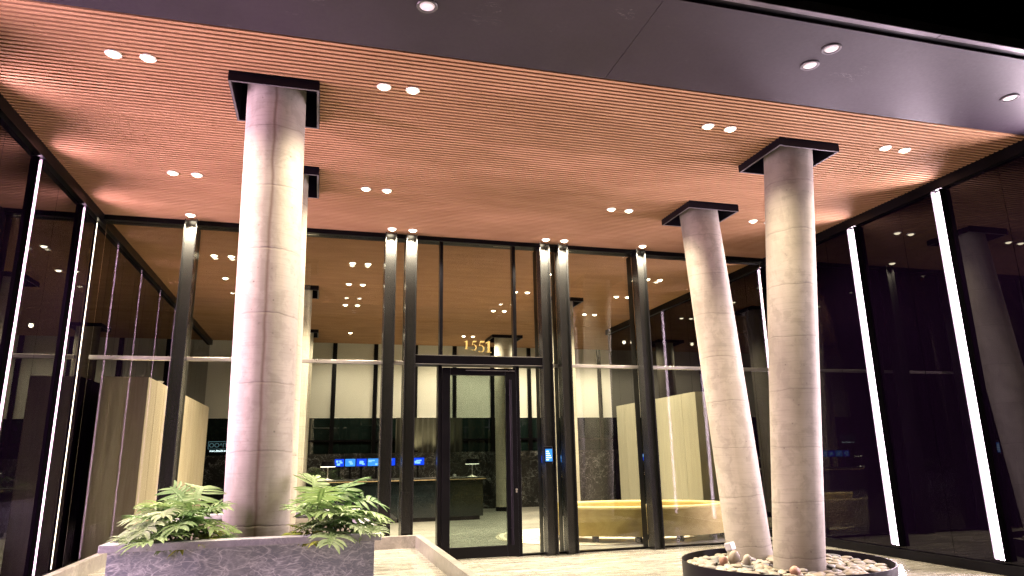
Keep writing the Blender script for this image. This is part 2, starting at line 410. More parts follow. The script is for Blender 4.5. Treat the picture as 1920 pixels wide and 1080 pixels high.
# ------------------------------------------------------------------ downlights
def make_downlight(name, lens, trim, R=.050, lit=True):
    o = bpy.data.objects.new(name, None); COL.objects.link(o); o['org'] = (0,0,0)
    build('trim_ring', MB().lathe([(R+.004, .012), (R+.022, .004), (R+.026, -.004), (R+.022, -.010), (R+.006, -.010), (R, .004)], n=28, cap=False), trim, o, smooth=True)
    if lit: prof = [(R, -.004), (R*.9, -.018), (R*.6, -.028), (.001, -.032)]
    else: prof = [(R, -.001), (R*.86, -.003), (R*.80, -.009), (.001, -.012)]
    build('lens', MB().lathe(prof, n=28, cap=False), lens, o, smooth=True)
    return o
def add_spot(parent, e, col, ang=100, blend=.75):
    L = bpy.data.lights.new('spot', 'SPOT'); L.energy = e; L.color = col; L.spot_size = math.radians(ang); L.spot_blend = blend
    L.shadow_soft_size = .05
    o = bpy.data.objects.new('spot', L); COL.objects.link(o); o.parent = parent; o.location = (0,0,-.06)
    return o
WARM = (1.0, .85, .60)
E_EXT, E_INT, E_FIN = 128, 235, 420
protoE = make_downlight('downlight', M['lens'], M['whitetrim'])
add_spot(protoE, E_EXT, (1.0, .82, .58), 142, .9)
protoI = make_downlight('downlight', M['lens_in'], M['whitetrim'])
add_spot(protoI, E_INT, WARM, 112, .85)
protoR = make_downlight('downlight', M['lens_in'], M['whitetrim'])
add_spot(protoR, E_INT*.42, WARM, 165, .5)
protoF = make_downlight('downlight', M['lens'], M['whitetrim'], .056)
add_spot(protoF, E_FIN, (1.0, .86, .60), 120, .5)
protoO = make_downlight('downlight', M['off'], M['trim'], .066, lit=False)
used = set(); protoR.name = 'rear_downlight'
def put(proto, x, y, label, group):
    if proto.name in used: o = copy_tree(proto)
    else: o = proto; used.add(proto.name)
    o.location = (x, y, CZ); o.name = 'downlight'
    tag(o, label, 'downlight', group)
pairs = [(-2.05, -1.75, 'outside the planter column'), (.49, .79, 'before the door bay'),
         (4.30, 4.60, 'door side of tray columns'), (6.87, 7.17, 'near dark glass wall')]
rows_e = [(6.59, 'in soffit-side row'), (9.47, 'in glass-side row')]
rows_i = [(13.42, 'first lobby row'), (15.13, 'second lobby row'), (17.28, 'third lobby row'), (21.22, 'rear lobby row')]
for y, rn in rows_e:
    for a, b, cn in pairs:
        put(protoE, a, y, f'lit ceiling downlight {rn}, {cn}, planter-side of pair', 'lit downlights in the outdoor wood ceiling')
        put(protoE, b, y, f'lit ceiling downlight {rn}, {cn}, tray-side of pair', 'lit downlights in the outdoor wood ceiling')
for y, rn in rows_i:
    for a, b, cn in pairs:
        if y > 17 and a < -1: continue
        cn = {-2.05: 'near the oak box', .49: 'over the desk end', 4.30: 'behind the door', 6.87: 'over the gold sofa side'}[a]
        pi_ = protoR if y > 20 else protoI
        put(pi_, a, y, f'small lit downlight, {rn}, {cn}, planter-side one of its pair', 'lit downlights in the lobby ceiling')
        put(pi_, b, y, f'small lit downlight, {rn}, {cn}, tray-side one of its pair', 'lit downlights in the lobby ceiling')
FINS = [-2.10, 1.035, 1.385, 3.765, 4.115, 5.66]
fin_say = ['lone fin behind the planter', 'planter-side fin of the pair beside the planter', 'door-side fin of the pair beside the planter',
           'intercom fin beside the door', 'sofa-side fin next to the intercom fin', 'lone fin in front of the gold sofa']
for x, sname in zip(FINS, fin_say):
    put(protoF, x, 11.17, f'bright downlight washing the {sname}', 'downlights washing the steel fins')
put(protoR, 9.40, 21.1, 'small lit downlight alone in the rear lobby corner beyond the dark side wall', 'lit downlights in the lobby ceiling')
put(protoR, 9.70, 21.1, 'small lit downlight hidden deepest in the rear lobby corner', 'lit downlights in the lobby ceiling')
for x, y, lb in ((.73, 5.17, 'dark unlit downlight alone at the top middle of the dark soffit'), (.75, 4.88, 'dark unlit downlight at the soffit edge above the planter column'),
                 (4.62, 4.87, 'dark unlit downlight in soffit, the one of the pair beside the fascia'), (4.61, 5.17, 'dark unlit downlight in soffit, the one of the pair beside the wood'),
                 (7.25, 5.20, 'dark unlit downlight near the shaded corner of the dark soffit')):
    put(protoO, x, y, lb, 'unlit downlights in the dark soffit')

# ------------------------------------------------------------------ dark glass side walls
def side_wall(face, s, y0, y1, label):
    """s = +1: the wall's visible face looks towards +x"""
    w = thing('glass_wall', (face, (y0+y1)/2, 0), label, 'wall', 'dark glass side walls')
    lo, hi = (face-.02, face) if s > 0 else (face, face+.02)
    step = .826; y = y0
    while y < y1-.05:
        e = min(y+step, y1)
        build('glass_panel', MB().box(lo, hi, y+.004, e-.004, .14, CZ-.152), M['darkglass'], w)
        y = e
    bk = (face-.06, face-.021) if s > 0 else (face+.021, face+.06)
    build('backing', MB().box(bk[0], bk[1], y0, y1, 0, CZ+.04), M['collar_edge'], w)
    h = (face-.02, face+.075) if s > 0 else (face-.075, face+.02)
    build('header', MB().box(h[0], h[1], y0, y1, CZ-.15, CZ+.058), M['black'], w)
    p = (face-.02, face+.07) if s > 0 else (face-.07, face+.02)
    build('plinth', MB().box(p[0], p[1], y0, y1, .003, .135), M['black'], w, bevel=.006)
    return w
side_wall(XL, 1, -1.0, BY, 'tall dark mirror-like glass wall beside the marble planter')
side_wall(XR, -1, -1.0, 19.5, 'tall dark glass wall with wide light strips beside the pebble tray')

LEDC = dict(led=((1.0, .78, .91), 47), ledpink=((1.0, .64, .87), 58), warmled=((1.0, .86, .62), 6))
def led_strip(face, s, y, label, core='led', w=.13, d=.088, z0=.17, z1=CZ-.155):
    o = thing('light_strip', (face, y, z0), label, 'light strip', 'vertical light strips on the dark glass walls')
    X = lambda a, b: (face+a, face+b) if s > 0 else (face-b, face-a)
    f = MB()
    f.box(*X(.0005, .003), y-w/2, y+w/2, z0, z1)
    f.box(*X(.0005, .008+d), y-w/2-.008, y-w/2-.0005, z0, z1)
    f.box(*X(.0005, .008+d), y+w/2+.0005, y+w/2+.008, z0, z1)
    build('channel', f, M['black'], o)
    c = MB()
    c.box(*X(.004, .006+d), y-w/2, y-w/2+.002, z0+.02, z1); c.box(*X(.004, .006+d), y+w/2-.002, y+w/2, z0+.02, z1)
    build('liner', c, M['channel'], o)
    if core == 'led' and s < 0: build('edge_glow', MB().box(*X(.0085+d, .0115+d), y+w/2+.001, y+w/2+.0075, z0+.03, z1-.02), M['flange_glow'], o)  # flange edge given its own glow to stand for light caught there
    build('diffuser', MB().box(*X(.004, .008), y-w/2+.004, y+w/2-.004, z0+.02, z1-.01), M[core], o)
    L = bpy.data.lights.new('strip_lamp', 'AREA'); L.shape = 'RECTANGLE'; L.size = z1-z0-.04; L.size_y = w-.008
    L.color = LEDC[core][0]; L.energy = LEDC[core][1]*L.size*L.size_y*PI; L.spread = math.radians(150)
    lo = bpy.data.objects.new('strip_lamp', L); COL.objects.link(lo); lo.parent = o
    lo.location = (.0095*s, 0, (z1-z0)/2); lo.rotation_euler = (0, -PI/2*s, 0)
    e = MB(); e.box(*X(.004, .006+d), y-w/2, y+w/2, z0-.001, z0+.018)
    build('end_cap', e, M['black'], o)
    return o
for y, sayy in ((5.65, 'second light strip out along the planter-side wall'), (7.30, 'light strip at the wall behind the planter front')):
    led_strip(XL, 1, y, 'pink white vertical light strip, '+sayy, core='ledpink', w=.08, d=.04)
led_strip(XL, 1, 8.95, 'pink vertical light strip cut by the photo edge beside the planter', core='ledpink', w=.08, d=.04)
led_strip(XL, 1, 10.62, 'pink vertical light strip in the middle of the planter-side wall', core='ledpink', w=.08, d=.04)
led_strip(XL, 1, 11.36, 'thin yellowish light strip in the corner by the entrance glass', core='warmled', w=.05, d=.006)
led_strip(XR, -1, 9.02, 'bright white vertical light strip beside the leaning columns')
led_strip(XR, -1, 7.33, 'bright white vertical light strip beyond the pebble tray, outermost in the photo')
led_strip(XR, -1, 11.62, 'slim white light strip just behind the entrance glass corner', w=.08, d=.05)
led_strip(XR, -1, 5.65, 'white vertical light strip at the street end of the tray-side wall')

# ------------------------------------------------------------------ entrance facade
fac = thing('entrance_facade', (2.5, FY, 0), 'tall black framed glass entrance front with steel fins and number 1551', 'facade')
for x in FINS:
    f = MB(); hw = .092
    f.box(x-hw, x-hw+.014, 11.25, 11.47, .012, CZ-.035); f.box(x+hw-.014, x+hw, 11.25, 11.47, .012, CZ-.035)
    f.box(x-hw+.0145, x+hw-.0145, 11.335, 11.355, .012, CZ-.036)
    build('steel_fin', f, M['fin'], fac)
    b = MB(); b.box(x-.075, x+.075, FY+.03, FY+.22, .006, CZ-.08); b.box(x-.03, x+.03, 11.472, FY-.012, .006, CZ-.08)
    build('mullion', b, M['black'], fac, bevel=.004)
build('head_rail', MB().box(XL+.01, XR-.01, 11.42, 11.66, CZ-.078, CZ-.002), M['black'], fac)
build('sill', MB().box(XL+.01, 1.94, 11.475, 11.58, .004, .030).box(3.24, XR-.01, 11.475, 11.58, .004, .030), M['black'], fac)
DX0, DX1 = 1.945, 3.255         # door opening
bays = [(XL+.02, FINS[0]), (FINS[0], FINS[1]), (FINS[1], FINS[2]), (FINS[3], FINS[4]), (FINS[4], FINS[5]), (FINS[5], XR-.02)]
for a, b in bays:
    tr = MB(); tr.box(a+.077, b-.077, 11.478, 11.575, 3.10, 3.155)
    build('transom', tr, M['rail'], fac, bevel=.004)
    build('glass_pane', MB().box(a+.076, b-.076, FY-.008, FY+.008, .031, 3.099), M['glass'], fac)
    build('glass_pane', MB().box(a+.076, b-.076, FY-.008, FY+.008, 3.156, CZ-.079), M['glass'], fac)
hb = MB(); hb.box(1.47, 3.70, 11.30, 11.62, 3.085, 3.235)
build('header_beam', hb, M['black'], fac, bevel=.006)
he = MB(); he.box(1.48, 3.69, 11.29, 11.299, 3.235, 3.243); he.box(1.48, 3.69, 11.292, 11.299, 3.086, 3.094)
build('beam_edge', he, M['rail'], fac)
for x in (DX0-.012, DX1-.012):
    build('mullion', MB().box(x-.028, x+.028, 11.46, 11.60, 3.236, CZ-.079), M['black'], fac, bevel=.004)
for x in (DX0-.03, DX1+.005):
    build('door_jamb', MB().box(x-.03, x+.03, 11.42, 11.62, .004, 3.084), M['black'], fac, bevel=.004)
for a, b in ((FINS[2]+.076, DX0-.041), (DX0+.017, DX1-.041), (DX1+.017, FINS[3]-.076)):
    build('glass_pane', MB().box(a, b, FY-.008, FY+.008, 3.237, CZ-.079), M['glass'], fac)
for a, b in ((FINS[2]+.076, DX0-.061), (DX1+.036, FINS[3]-.076)):
    build('glass_pane', MB().box(a, b, FY-.008, FY+.008, .031, 3.084), M['glass'], fac)
# door leaf
d = MB(); a, b = DX0+.002, DX1-.027
d.box(a, a+.135, 11.40, 11.47, .012, 3.05); d.box(b-.19, b, 11.40, 11.47, .012, 3.05)
d.box(a+.136, b-.191, 11.402, 11.468, 2.925, 3.048); d.box(a+.136, b-.191, 11.402, 11.468, .014, .185)
door = build('door', d, M['black'], fac, bevel=.006)
build('glass', MB().box(a+.136, b-.191, 11.43, 11.442, .186, 2.924), M['doorglass'], door)
hd = MB(); hd.tube([(b-.125, 11.33, .20), (b-.125, 11.33, 2.85)], .022, n=10); hd.tube([(b-.125, 11.33, .45), (b-.125, 11.40, .45)], .012, n=8); hd.tube([(b-.125, 11.33, 2.6), (b-.125, 11.40, 2.6)], .012, n=8)
build('pull_handle', hd, M['collar'], door, smooth=True)
lk = build('lock', MB().lathe([(.001, 0), (.018, 0), (.018, .01), (.001, .012)], n=14, cap=False).box(-.012, .012, -.05, -.019, 0, .008), M['rail'], None)
lk.parent = door; lk.location = (b-.03-2.5, 11.399-FY, 1.05); lk.rotation_euler = (PI/2, 0, 0)
build('closer_bar', MB().box(a+.4, b-.03, 11.385, 11.399, 3.00, 3.012), M['rail'], door)
# number 1551
def arc(cx, cz, rx, rz, a0, a1, n=14):
    return [(cx+rx*math.cos(math.radians(a0+(a1-a0)*i/n)), cz+rz*math.sin(math.radians(a0+(a1-a0)*i/n))) for i in range(n+1)]
def one(x, z, h):
    w = h*.2
    return [[(x-w*.55, z+h*.08), (x-w*.5, z+h), (x-w*1.4, z+h*.86), (x-w*1.4, z+h*.80), (x-w*.55, z+h*.84)][0:0] or
            [(x-w*.5, z+h*.06), (x-w*.5, z+h*.82), (x-w*1.5, z+h*.80), (x-w*1.5, z+h*.84), (x+w*.1, z+h), (x+w*.5, z+h), (x+w*.5, z+h*.06), (x+w*1.3, z+h*.045), (x+w*1.3, z), (x-w*1.3, z), (x-w*1.3, z+h*.045)]]
def five(x, z, h):
    r = h*.31; cz = z+h*.31; cx = x-h*.04
    out = arc(cx, cz, r*1.05, r, 128, -140, 22); inn = arc(cx-.01*h, cz, r*.62, r*.86, -140, 122, 22)
    bowl = out+inn
    bar = [(x-h*.20, z+h*.52), (x-h*.10, z+h), (x+h*.30, z+h), (x+h*.25, z+h*.86), (x-h*.08, z+h*.86), (x-h*.13, z+h*.56)]
    return [bowl, bar]
num = MB()
for polys in (one(2.385, 3.385, .15), five(2.515, 3.365, .17), five(2.645, 3.335, .20), one(2.775, 3.335, .20)):
    for i, pl in enumerate(polys): num.prism(pl, 'y', FY-.016-.0012*i, FY-.0095)
build('house_number', num, M['gold'], fac)

ic = thing('intercom', (3.712, 11.24, 1.46), 'small black door intercom with glowing blue screen on a steel fin', 'intercom')
build('housing', MB().box(3.640, 3.785, 11.205, 11.249, 1.455, 1.735), M['black'], ic, bevel=.008)
sc_ = MB().box(3.654, 3.771, 11.2, 11.2045, 1.49, 1.69)
build('screen', sc_, M['screen2'], ic)
ln = MB()
for i in range(5): ln.box(3.664, 3.71+.015*((i*7) % 4), 11.1985, 11.1999, 1.51+.034*i, 1.523+.034*i)
build('screen_text', ln, M['signwhite'], ic)

# ------------------------------------------------------------------ columns
def column(bx, by, tx, ty, z0, mat, label, r=.30, seam=0, collar=.44, base=False):
    o = thing('concrete_column', (bx, by, z0), label, 'column', 'round concrete columns')
    m = MB(); n = 72; K = 40; uv = []
    for k in range(K+1):
        z = z0+(CZ+.34-z0)*k/K; t = (z-z0)/(5.2-z0); cx = bx+(tx-bx)*t; cy = by+(ty-by)*t
        for i in range(n+1):
            a = 2*PI*i/n; m.v.append((cx+r*math.cos(a), cy+r*math.sin(a), z)); uv.append((i/n, z))
    for k in range(K):
        for i in range(n):
            m.f.append((k*(n+1)+i, k*(n+1)+i+1, (k+1)*(n+1)+i+1, (k+1)*(n+1)+i))
    m.uv = uv
    build('shaft', m, mat, o, smooth=True)
    c = collar; t = .028; zt = CZ+.36; zb = CZ-.092
    f = MB()
    f.box(tx-c, tx+c, ty-c, ty-c+t, zb, zt); f.box(tx-c, tx+c, ty+c-t, ty+c, zb, zt)
    f.box(tx-c, tx-c+t, ty-c+t+.0005, ty+c-t-.0005, zb+.0005, zt); f.box(tx+c-t, tx+c, ty-c+t+.0005, ty+c-t-.0005, zb+.0005, zt)
    fr = build('collar_frame', f, M['collar'], o)
    e = MB(); g = .003
    for x0, x1, y0, y1 in ((tx-c+g, tx+c-g, ty-c+g, ty-c+t-g), (tx-c+g, tx+c-g, ty+c-t+g, ty+c-g), (tx-c+g, tx-c+t-g, ty-c+t, ty+c-t), (tx+c-t+g, tx+c-g, ty-c+t, ty+c-t)):
        e.box(x0, x1, y0, y1, zb-.003, zb-.0005)
    build('lip', e, M['collar_edge'], fr)
    build('recess', MB().box(tx-c+t, tx+c-t, ty-c+t, ty+c-t, CZ+.335, CZ+.345), M['black'], fr)
    if base: build('base_ring', MB().lathe([(r+.02, .003), (r+.02, .12), (r+.005, .125)], tx, ty, n=40, cap=False), M['black'], o, smooth=True)
    return o
column(-.513, 7.25, -.597, 7.1, .25, M['conc_a'], 'pale concrete column with a brown vertical seam standing in the marble planter')
column(-.50, 8.70, -.597, 9.33, .25, M['conc_c'], 'concrete column hidden behind the seamed one, its collar showing beside it')
column(5.72, 7.73, 5.77, 7.1, .04, M['conc_b'], 'mottled concrete column standing almost upright in the pebble tray')
column(5.80, 8.83, 5.77, 9.33, .04, M['conc_b'], 'concrete column slanting inward behind the upright one in the pebble tray')
column(-.585, 15.9, -.585, 15.9, .003, M['conc_c'], 'lobby column seen past the edge of the seamed planter column', base=True)
column(5.68, 15.85, 5.68, 15.85, .003, M['conc_c'], 'lobby column behind the sofa-side fin beside the intercom', base=True)
column(-.585, 21.3, -.585, 21.3, .003, M['conc_c'], 'rear lobby column near the reception desk end, mostly hidden', base=True)
column(5.63, 21.3, 5.63, 21.3, .003, M['conc_c'], 'rear lobby column seen through the glass door with wide dark collar', collar=.5, base=True)

# ------------------------------------------------------------------ kerb, planter, pebble tray
cb = MB()
cb.box(-2.75, -2.65, 3.2, 11.12, .004, .43); cb.box(1.50, 1.60, 3.2, 11.12, .004, .43); cb.box(-2.75, 1.60, 11.1205, 11.22, .004, .4305)
tag(build('marble_curb', cb, M['curb'], bevel=.006), 'low brown grey marble curb running round the sunken bay of the planter', 'curb')

PX0, PX1, PY0, PY1 = -1.56, .51, 6.40, 9.60
pl = thing('planter', (-.5, 8.0, .25), 'long dark grey veined marble planter box holding the seamed column', 'planter')
tb = MB(); t = .05
tb.box(PX0, PX1, PY0, PY0+t, .252, .885); tb.box(PX0, PX1, PY1-t, PY1, .252, .885); tb.box(PX0, PX0+t, PY0+t, PY1-t, .252, .885); tb.box(PX1-t, PX1, PY0+t, PY1-t, .252, .885)
build('trough', tb, M['planter'], pl)
cp = MB(); o_ = .055; wd = .15
cp.box(PX0-o_, PX1+o_, PY0-o_, PY0-o_+wd, .886, .945); cp.box(PX0-o_, PX1+o_, PY1+o_-wd, PY1+o_, .886, .945)
cp.box(PX0-o_, PX0-o_+wd, PY0-o_+wd+.001, PY1+o_-wd-.001, .886, .945); cp.box(PX1+o_-wd, PX1+o_, PY0-o_+wd+.001, PY1+o_-wd-.001, .886, .945)
build('cap', cp, M['cap'], pl, bevel=.005)
build('soil', MB().box(PX0+t, PX1-t, PY0+t, PY1-t, .80, .865), M['soil'], pl)

TC = (5.74, 8.02); TR = 1.26
tray = thing('pebble_tray', (TC[0], TC[1], 0), 'low round black steel tray filled with pebbles around two columns', 'tray')
build('rim', MB().lathe([(TR, .004), (TR, .25), (TR-.014, .25), (TR-.014, .01)], *TC, n=96, cap=False), M['collar'], tray, smooth=True, sharp=30)
build('bed', MB().lathe([(.001, .15), (TR-.016, .15)], *TC, n=64, cap=False), M['soil'], tray)
# pebbles
def pebble_mesh(i):
    bm = bmesh.new(); bmesh.ops.create_icosphere(bm, subdivisions=3, radius=1)
    rr = random.Random(i); a = Vector((rr.uniform(-1,1), rr.uniform(-1,1), rr.uniform(-1,1)))
    for v in bm.verts:
        p = v.co.copy()
        s = 1+.12*math.sin(2.1*p.dot(a)+i)+.07*math.sin(3.7*p.x+1.3*i)*math.cos(2.9*p.y)
        v.co = p*s
    me = bpy.data.meshes.new('pebble'); bm.to_mesh(me); bm.free()
    me.polygons.foreach_set('use_smooth', [True]*len(me.polygons)); return me
pms = []
for i in range(10):
    me = pebble_mesh(i); me.materials.append(peb[[0,2,0,1,2,0,1,1,3,0][i]]); pms.append(me)
red = pebble_mesh(31); red.materials.append(peb[4])
rp = random.Random(5); spots = []; tries = 0
cols = [(5.72, 7.73), (5.80, 8.83)]
def shows(x, y):
    """not behind the upright column as seen from the pavement"""
    for cx, cy in cols:
        dx, dy = x, y; L = math.hypot(cx, cy); t = (x*cx+y*cy)/L; s = abs(x*cy-y*cx)/L
        if t > L and s < .27: return False
    return True
while len(spots) < 265 and tries < 60000:
    tries += 1
    a = rp.uniform(0, 2*PI); q = (TR-.10)*math.sqrt(rp.random()); x = TC[0]+q*math.cos(a); y = TC[1]+q*math.sin(a)
    if any(math.hypot(x-cx, y-cy) < .39 for cx, cy in cols) or not shows(x, y): continue
    if any((x-u)**2+(y-v)**2 < .100**2 for u, v in spots): continue
    spots.append((x, y))
for i, (x, y) in enumerate(spots):
    o = bpy.data.objects.new('pebble', pms[rp.randrange(10)]); COL.objects.link(o)
    s = rp.uniform(.046, .080)
    o.scale = (s*rp.uniform(1.0, 1.35), s*rp.uniform(.8, 1.0), s*rp.uniform(.38, .54))
    d_ = math.hypot(x-TC[0], y-TC[1])
    o.location = (x, y, .172+rp.uniform(0, .03)-.02*(d_ > TR-.2)); o.rotation_euler = (rp.uniform(-.3,.3), rp.uniform(-.3,.3), rp.uniform(0, PI))
    tag(o, 'smooth pale river pebble lying in the round black tray', 'pebble', 'river pebbles in the round tray')
def special(x, y, z, sc, rot, me, label):
    o = bpy.data.objects.new('pebble', me); COL.objects.link(o); o.location = (x, y, z); o.scale = sc; o.rotation_euler = rot
    tag(o, label, 'pebble', 'river pebbles in the round tray')
special(5.14, 8.20, .275, (.075, .06, .09), (.2, .3, .4), pms[2], 'upright oval pale pebble leaning on the slanting column')
special(4.98, 8.20, .25, (.065, .055, .075), (.1, -.3, 1.0), red, 'reddish pebble beside the upright one at the slanting column')
special(5.18, 7.98, .26, (.06, .05, .09), (.15, .1, .2), pms[4], 'egg-shaped pale pebble standing before the slanting column')
special(5.30, 7.24, .245, (.085, .06, .06), (.1, .1, .8), red, 'reddish pebble in front of the upright mottled column')
# garden light on a stake
gl = thing('stake_light', (5.235, 8.42, .18), 'little white floodlight on a stake beside the slanting column', 'garden light')
build('stake', MB().tube([(5.245, 8.42, .14), (5.240, 8.42, .34)], .016, .014, n=8), M['rail'], gl, smooth=True)
hs = build('lamp_housing', MB().box(-.062, .062, -.045, .045, -.05, .05), M['plastic'], None, bevel=.012); hs.parent = gl
hs.location = (0, 0, .205); hs.rotation_euler = (-.25, 0, .5)
build('mount', MB().tube([(5.24, 8.42, .30), (5.24, 8.42, .36)], .02, .02, n=8), M['plastic'], gl, smooth=True)

# ------------------------------------------------------------------ plants
def leaf_into(mb, base, azim, pitch, L, droop, rng, lobes=6, wide=1.0, roll=0.0):
    """one deeply lobed philodendron leaf: midrib bending down, tapering finger lobes each side"""
    L *= 1.03; cz, sz = math.cos(azim), math.sin(azim); n0 = len(mb.v); tn = rng.random()
    fw0 = Vector((cz, sz, 0)); sd = Vector((-sz, cz, 0))
    pts = []; p = Vector(base); ang = pitch; K = 10
    for k in range(K+1):
        t = k/K; dirv = fw0*math.cos(ang)+Vector((0,0,1))*math.sin(ang)
        pts.append((p.copy(), dirv.copy(), (Vector((0,0,1))*math.cos(ang)-fw0*math.sin(ang))))
        p = p+dirv*(L/K); ang -= droop/K
    def at(t):
        x = max(0, min(.9999, t))*K; i = int(x); f = x-i
        a, b = pts[i], pts[i+1]
        return a[0].lerp(b[0], f), a[1].lerp(b[1], f).normalized(), a[2].lerp(b[2], f).normalized()
    Rr = lambda v, d: Matrix.Rotation(roll, 3, d) @ v
    # central blade
    ring = []
    for k in range(K+1):
        t = k/K; q, dv, nv = at(t); w = L*.085*wide*(math.sin(PI*min(1, t*.85+.12)))+.002
        s2 = Rr(sd, fw0)
        ring.append((len(mb.v), len(mb.v)+1, len(mb.v)+2))
        mb.v += [tuple(q-s2*w+nv*w*.30), tuple(q-nv*.003), tuple(q+s2*w+nv*w*.30)]
    for a, b in zip(ring[:-1], ring[1:]):
        mb.f += [(a[0], a[1], b[1], b[0]), (a[1], a[2], b[2], b[1])]
    for side in (-1, 1):
        for j in range(lobes):
            t = .05+.86*(j+.5*rng.random()*.5)/lobes
            q, dv, nv = at(t); s2 = Rr(sd, fw0)*side
            ll = L*wide*(.60*math.sin(PI*(.26+.66*t))+.05)*rng.uniform(.85, 1.1)
            sweep = -.95+1.85*t+rng.uniform(-.1, .1)     # back-swept at the base, forward at the tip
            w0 = L*.043*rng.uniform(.85, 1.15)
            prev = None; nn = 6; lift = rng.uniform(.12, .34); dr = rng.uniform(.25, .75)
            for i in range(nn+1):
                u = i/nn; sw = sweep+.35*u
                out = s2*math.cos(sw)+dv*math.sin(sw)
                c = q+s2*(L*.02)+out*(ll*u)+nv*(ll*(lift*u-dr*.62*u*u))
                ww = w0*(.72+.55*math.sin(PI*min(1, u*.95)))*(1-u**5)**.8+.0012
                ac = (dv*math.cos(sw)-s2*math.sin(sw))
                idx = (len(mb.v), len(mb.v)+1, len(mb.v)+2)
                mb.v += [tuple(c-ac*ww+nv*ww*.25), tuple(c-nv*.002), tuple(c+ac*ww+nv*ww*.25)]
                if prev: mb.f += [(prev[0], prev[1], idx[1], idx[0]), (prev[1], prev[2], idx[2], idx[1])]
                prev = idx
    if mb.tone is None: mb.tone = []
    mb.tone += [min(1, max(0, tn+rng.uniform(-.06, .06))) for _ in range(len(mb.v)-n0)]
def plant(x, y, label, leaves, mat, seed, group='philodendrons in the marble planter'):
    """leaves: list of (azimuth deg, reach, height, leaf length, pitch deg)"""
    o = thing('philodendron', (x, y, .86), label, 'plant', group)
    rng = random.Random(seed); fo = MB(); st = MB()
    for az, reach, h, L, pt in leaves:
        a = math.radians(az)+rng.uniform(-.12, .12)
        b0 = Vector((x+rng.uniform(-.03,.03), y+rng.uniform(-.03,.03), .85))
        tip = Vector((x+reach*math.cos(a), y+reach*math.sin(a), .86+h))
        mid = b0.lerp(tip, .45)+Vector((0, 0, h*.28))
        pp = [b0.lerp(mid, t).lerp(mid.lerp(tip, t), t) for t in (0, .2, .4, .6, .8, 1)]
        st.tube(pp, .009, .005, n=6)
        leaf_into(fo, tip, a+rng.uniform(-.25, .25), math.radians(pt), L, rng.uniform(.3, 1.0), rng, lobes=rng.choice((8, 9)), wide=rng.uniform(.9, 1.1), roll=rng.uniform(-.35, .35))
    build('foliage', fo, mat, o, smooth=True, sharp=80)
    build('stem', st, M['stem'], o, smooth=True)
    return o
LF, LG = M['leaf'], M['leaf2']
P = plant
P(-1.24, 6.70, 'pale drooping philodendron at the outer corner of the planter', [(200,.10,.10,.26,15),(150,.08,.22,.27,30),(250,.12,.24,.32,2),(285,.10,.17,.28,8),(180,.12,.06,.24,8),(225,.10,.05,.22,20),(120,.10,.28,.26,20),(270,.06,.30,.28,10),(210,.08,.17,.26,0)], LG, 11)
P(-1.12, 6.70, 'spreading green philodendron with a leaf hanging over the planter front', [(258,.18,.13,.38,0),(285,.12,.20,.34,18),(215,.12,.20,.28,30),(310,.10,.20,.26,30),(90,.10,.25,.28,45),(240,.08,.10,.28,15),(300,.1,.12,.26,20),(290,.05,.26,.26,30),(270,.10,.07,.24,10)], LF, 12)
P(-1.02, 6.84, 'tall glossy philodendron reaching in front of the seamed column', [(350,.04,.26,.26,25),(320,.08,.22,.34,2),(100,.08,.36,.30,45),(170,.14,.30,.30,20),(130,.10,.34,.28,45),(310,.08,.26,.28,25),(270,.10,.16,.24,10),(250,.08,.30,.28,30),(200,.10,.18,.26,15)], LF, 13)
P(.02, 6.84, 'upright philodendron with broad fans beside the seamed column', [(250,.10,.22,.38,18),(100,.06,.34,.34,55),(300,.12,.24,.38,14),(150,.05,.24,.22,50),(30,.10,.32,.32,35),(350,.14,.22,.32,15),(245,.06,.12,.26,20),(275,.08,.33,.32,35),(330,.08,.12,.28,15)], LF, 14)
P(.16, 6.78, 'glossy philodendron with long arching fingers behind the cap end', [(20,.12,.30,.36,22),(60,.10,.37,.36,40),(340,.14,.24,.36,5),(110,.10,.34,.30,35),(300,.08,.18,.30,15),(165,.10,.28,.30,30),(270,.06,.26,.30,25),(0,.10,.16,.28,12),(230,.08,.14,.26,20)], LF, 15)
P(.22, 6.62, 'pale philodendron spilling over the cap at the door end', [(262,.15,.10,.35,0),(330,.14,.10,.30,12),(5,.14,.11,.30,16),(300,.12,.14,.28,14),(220,.10,.14,.26,18),(20,.10,.18,.26,20),(280,.06,.20,.26,20)], LG, 16)
P(.0, 6.64, 'small lime green plant under the philodendrons by the column', [(200,.05,.05,.22,20),(260,.07,.06,.22,10),(320,.08,.06,.22,12),(30,.07,.08,.18,30),(140,.06,.08,.18,30),(0,.15,.05,.22,10),(350,.25,.06,.22,12),(290,.14,.05,.2,8)], M['lime'], 17)
P(-.98, 6.62, 'small lime green plant under the drooping leaves at the outer end', [(200,.07,.05,.2,15),(260,.07,.05,.2,10),(320,.08,.06,.2,15),(30,.07,.08,.18,30),(180,.16,.05,.2,10),(300,.12,.06,.18,15)], M['lime'], 18)
P(-.84, 6.74, 'low dark leafy plant at the foot of the seamed column', [(300,.06,.05,.22,20),(280,.06,.05,.22,15),(200,.07,.10,.22,30),(20,.04,.07,.18,30),(240,.05,.12,.22,30)], LF, 19)

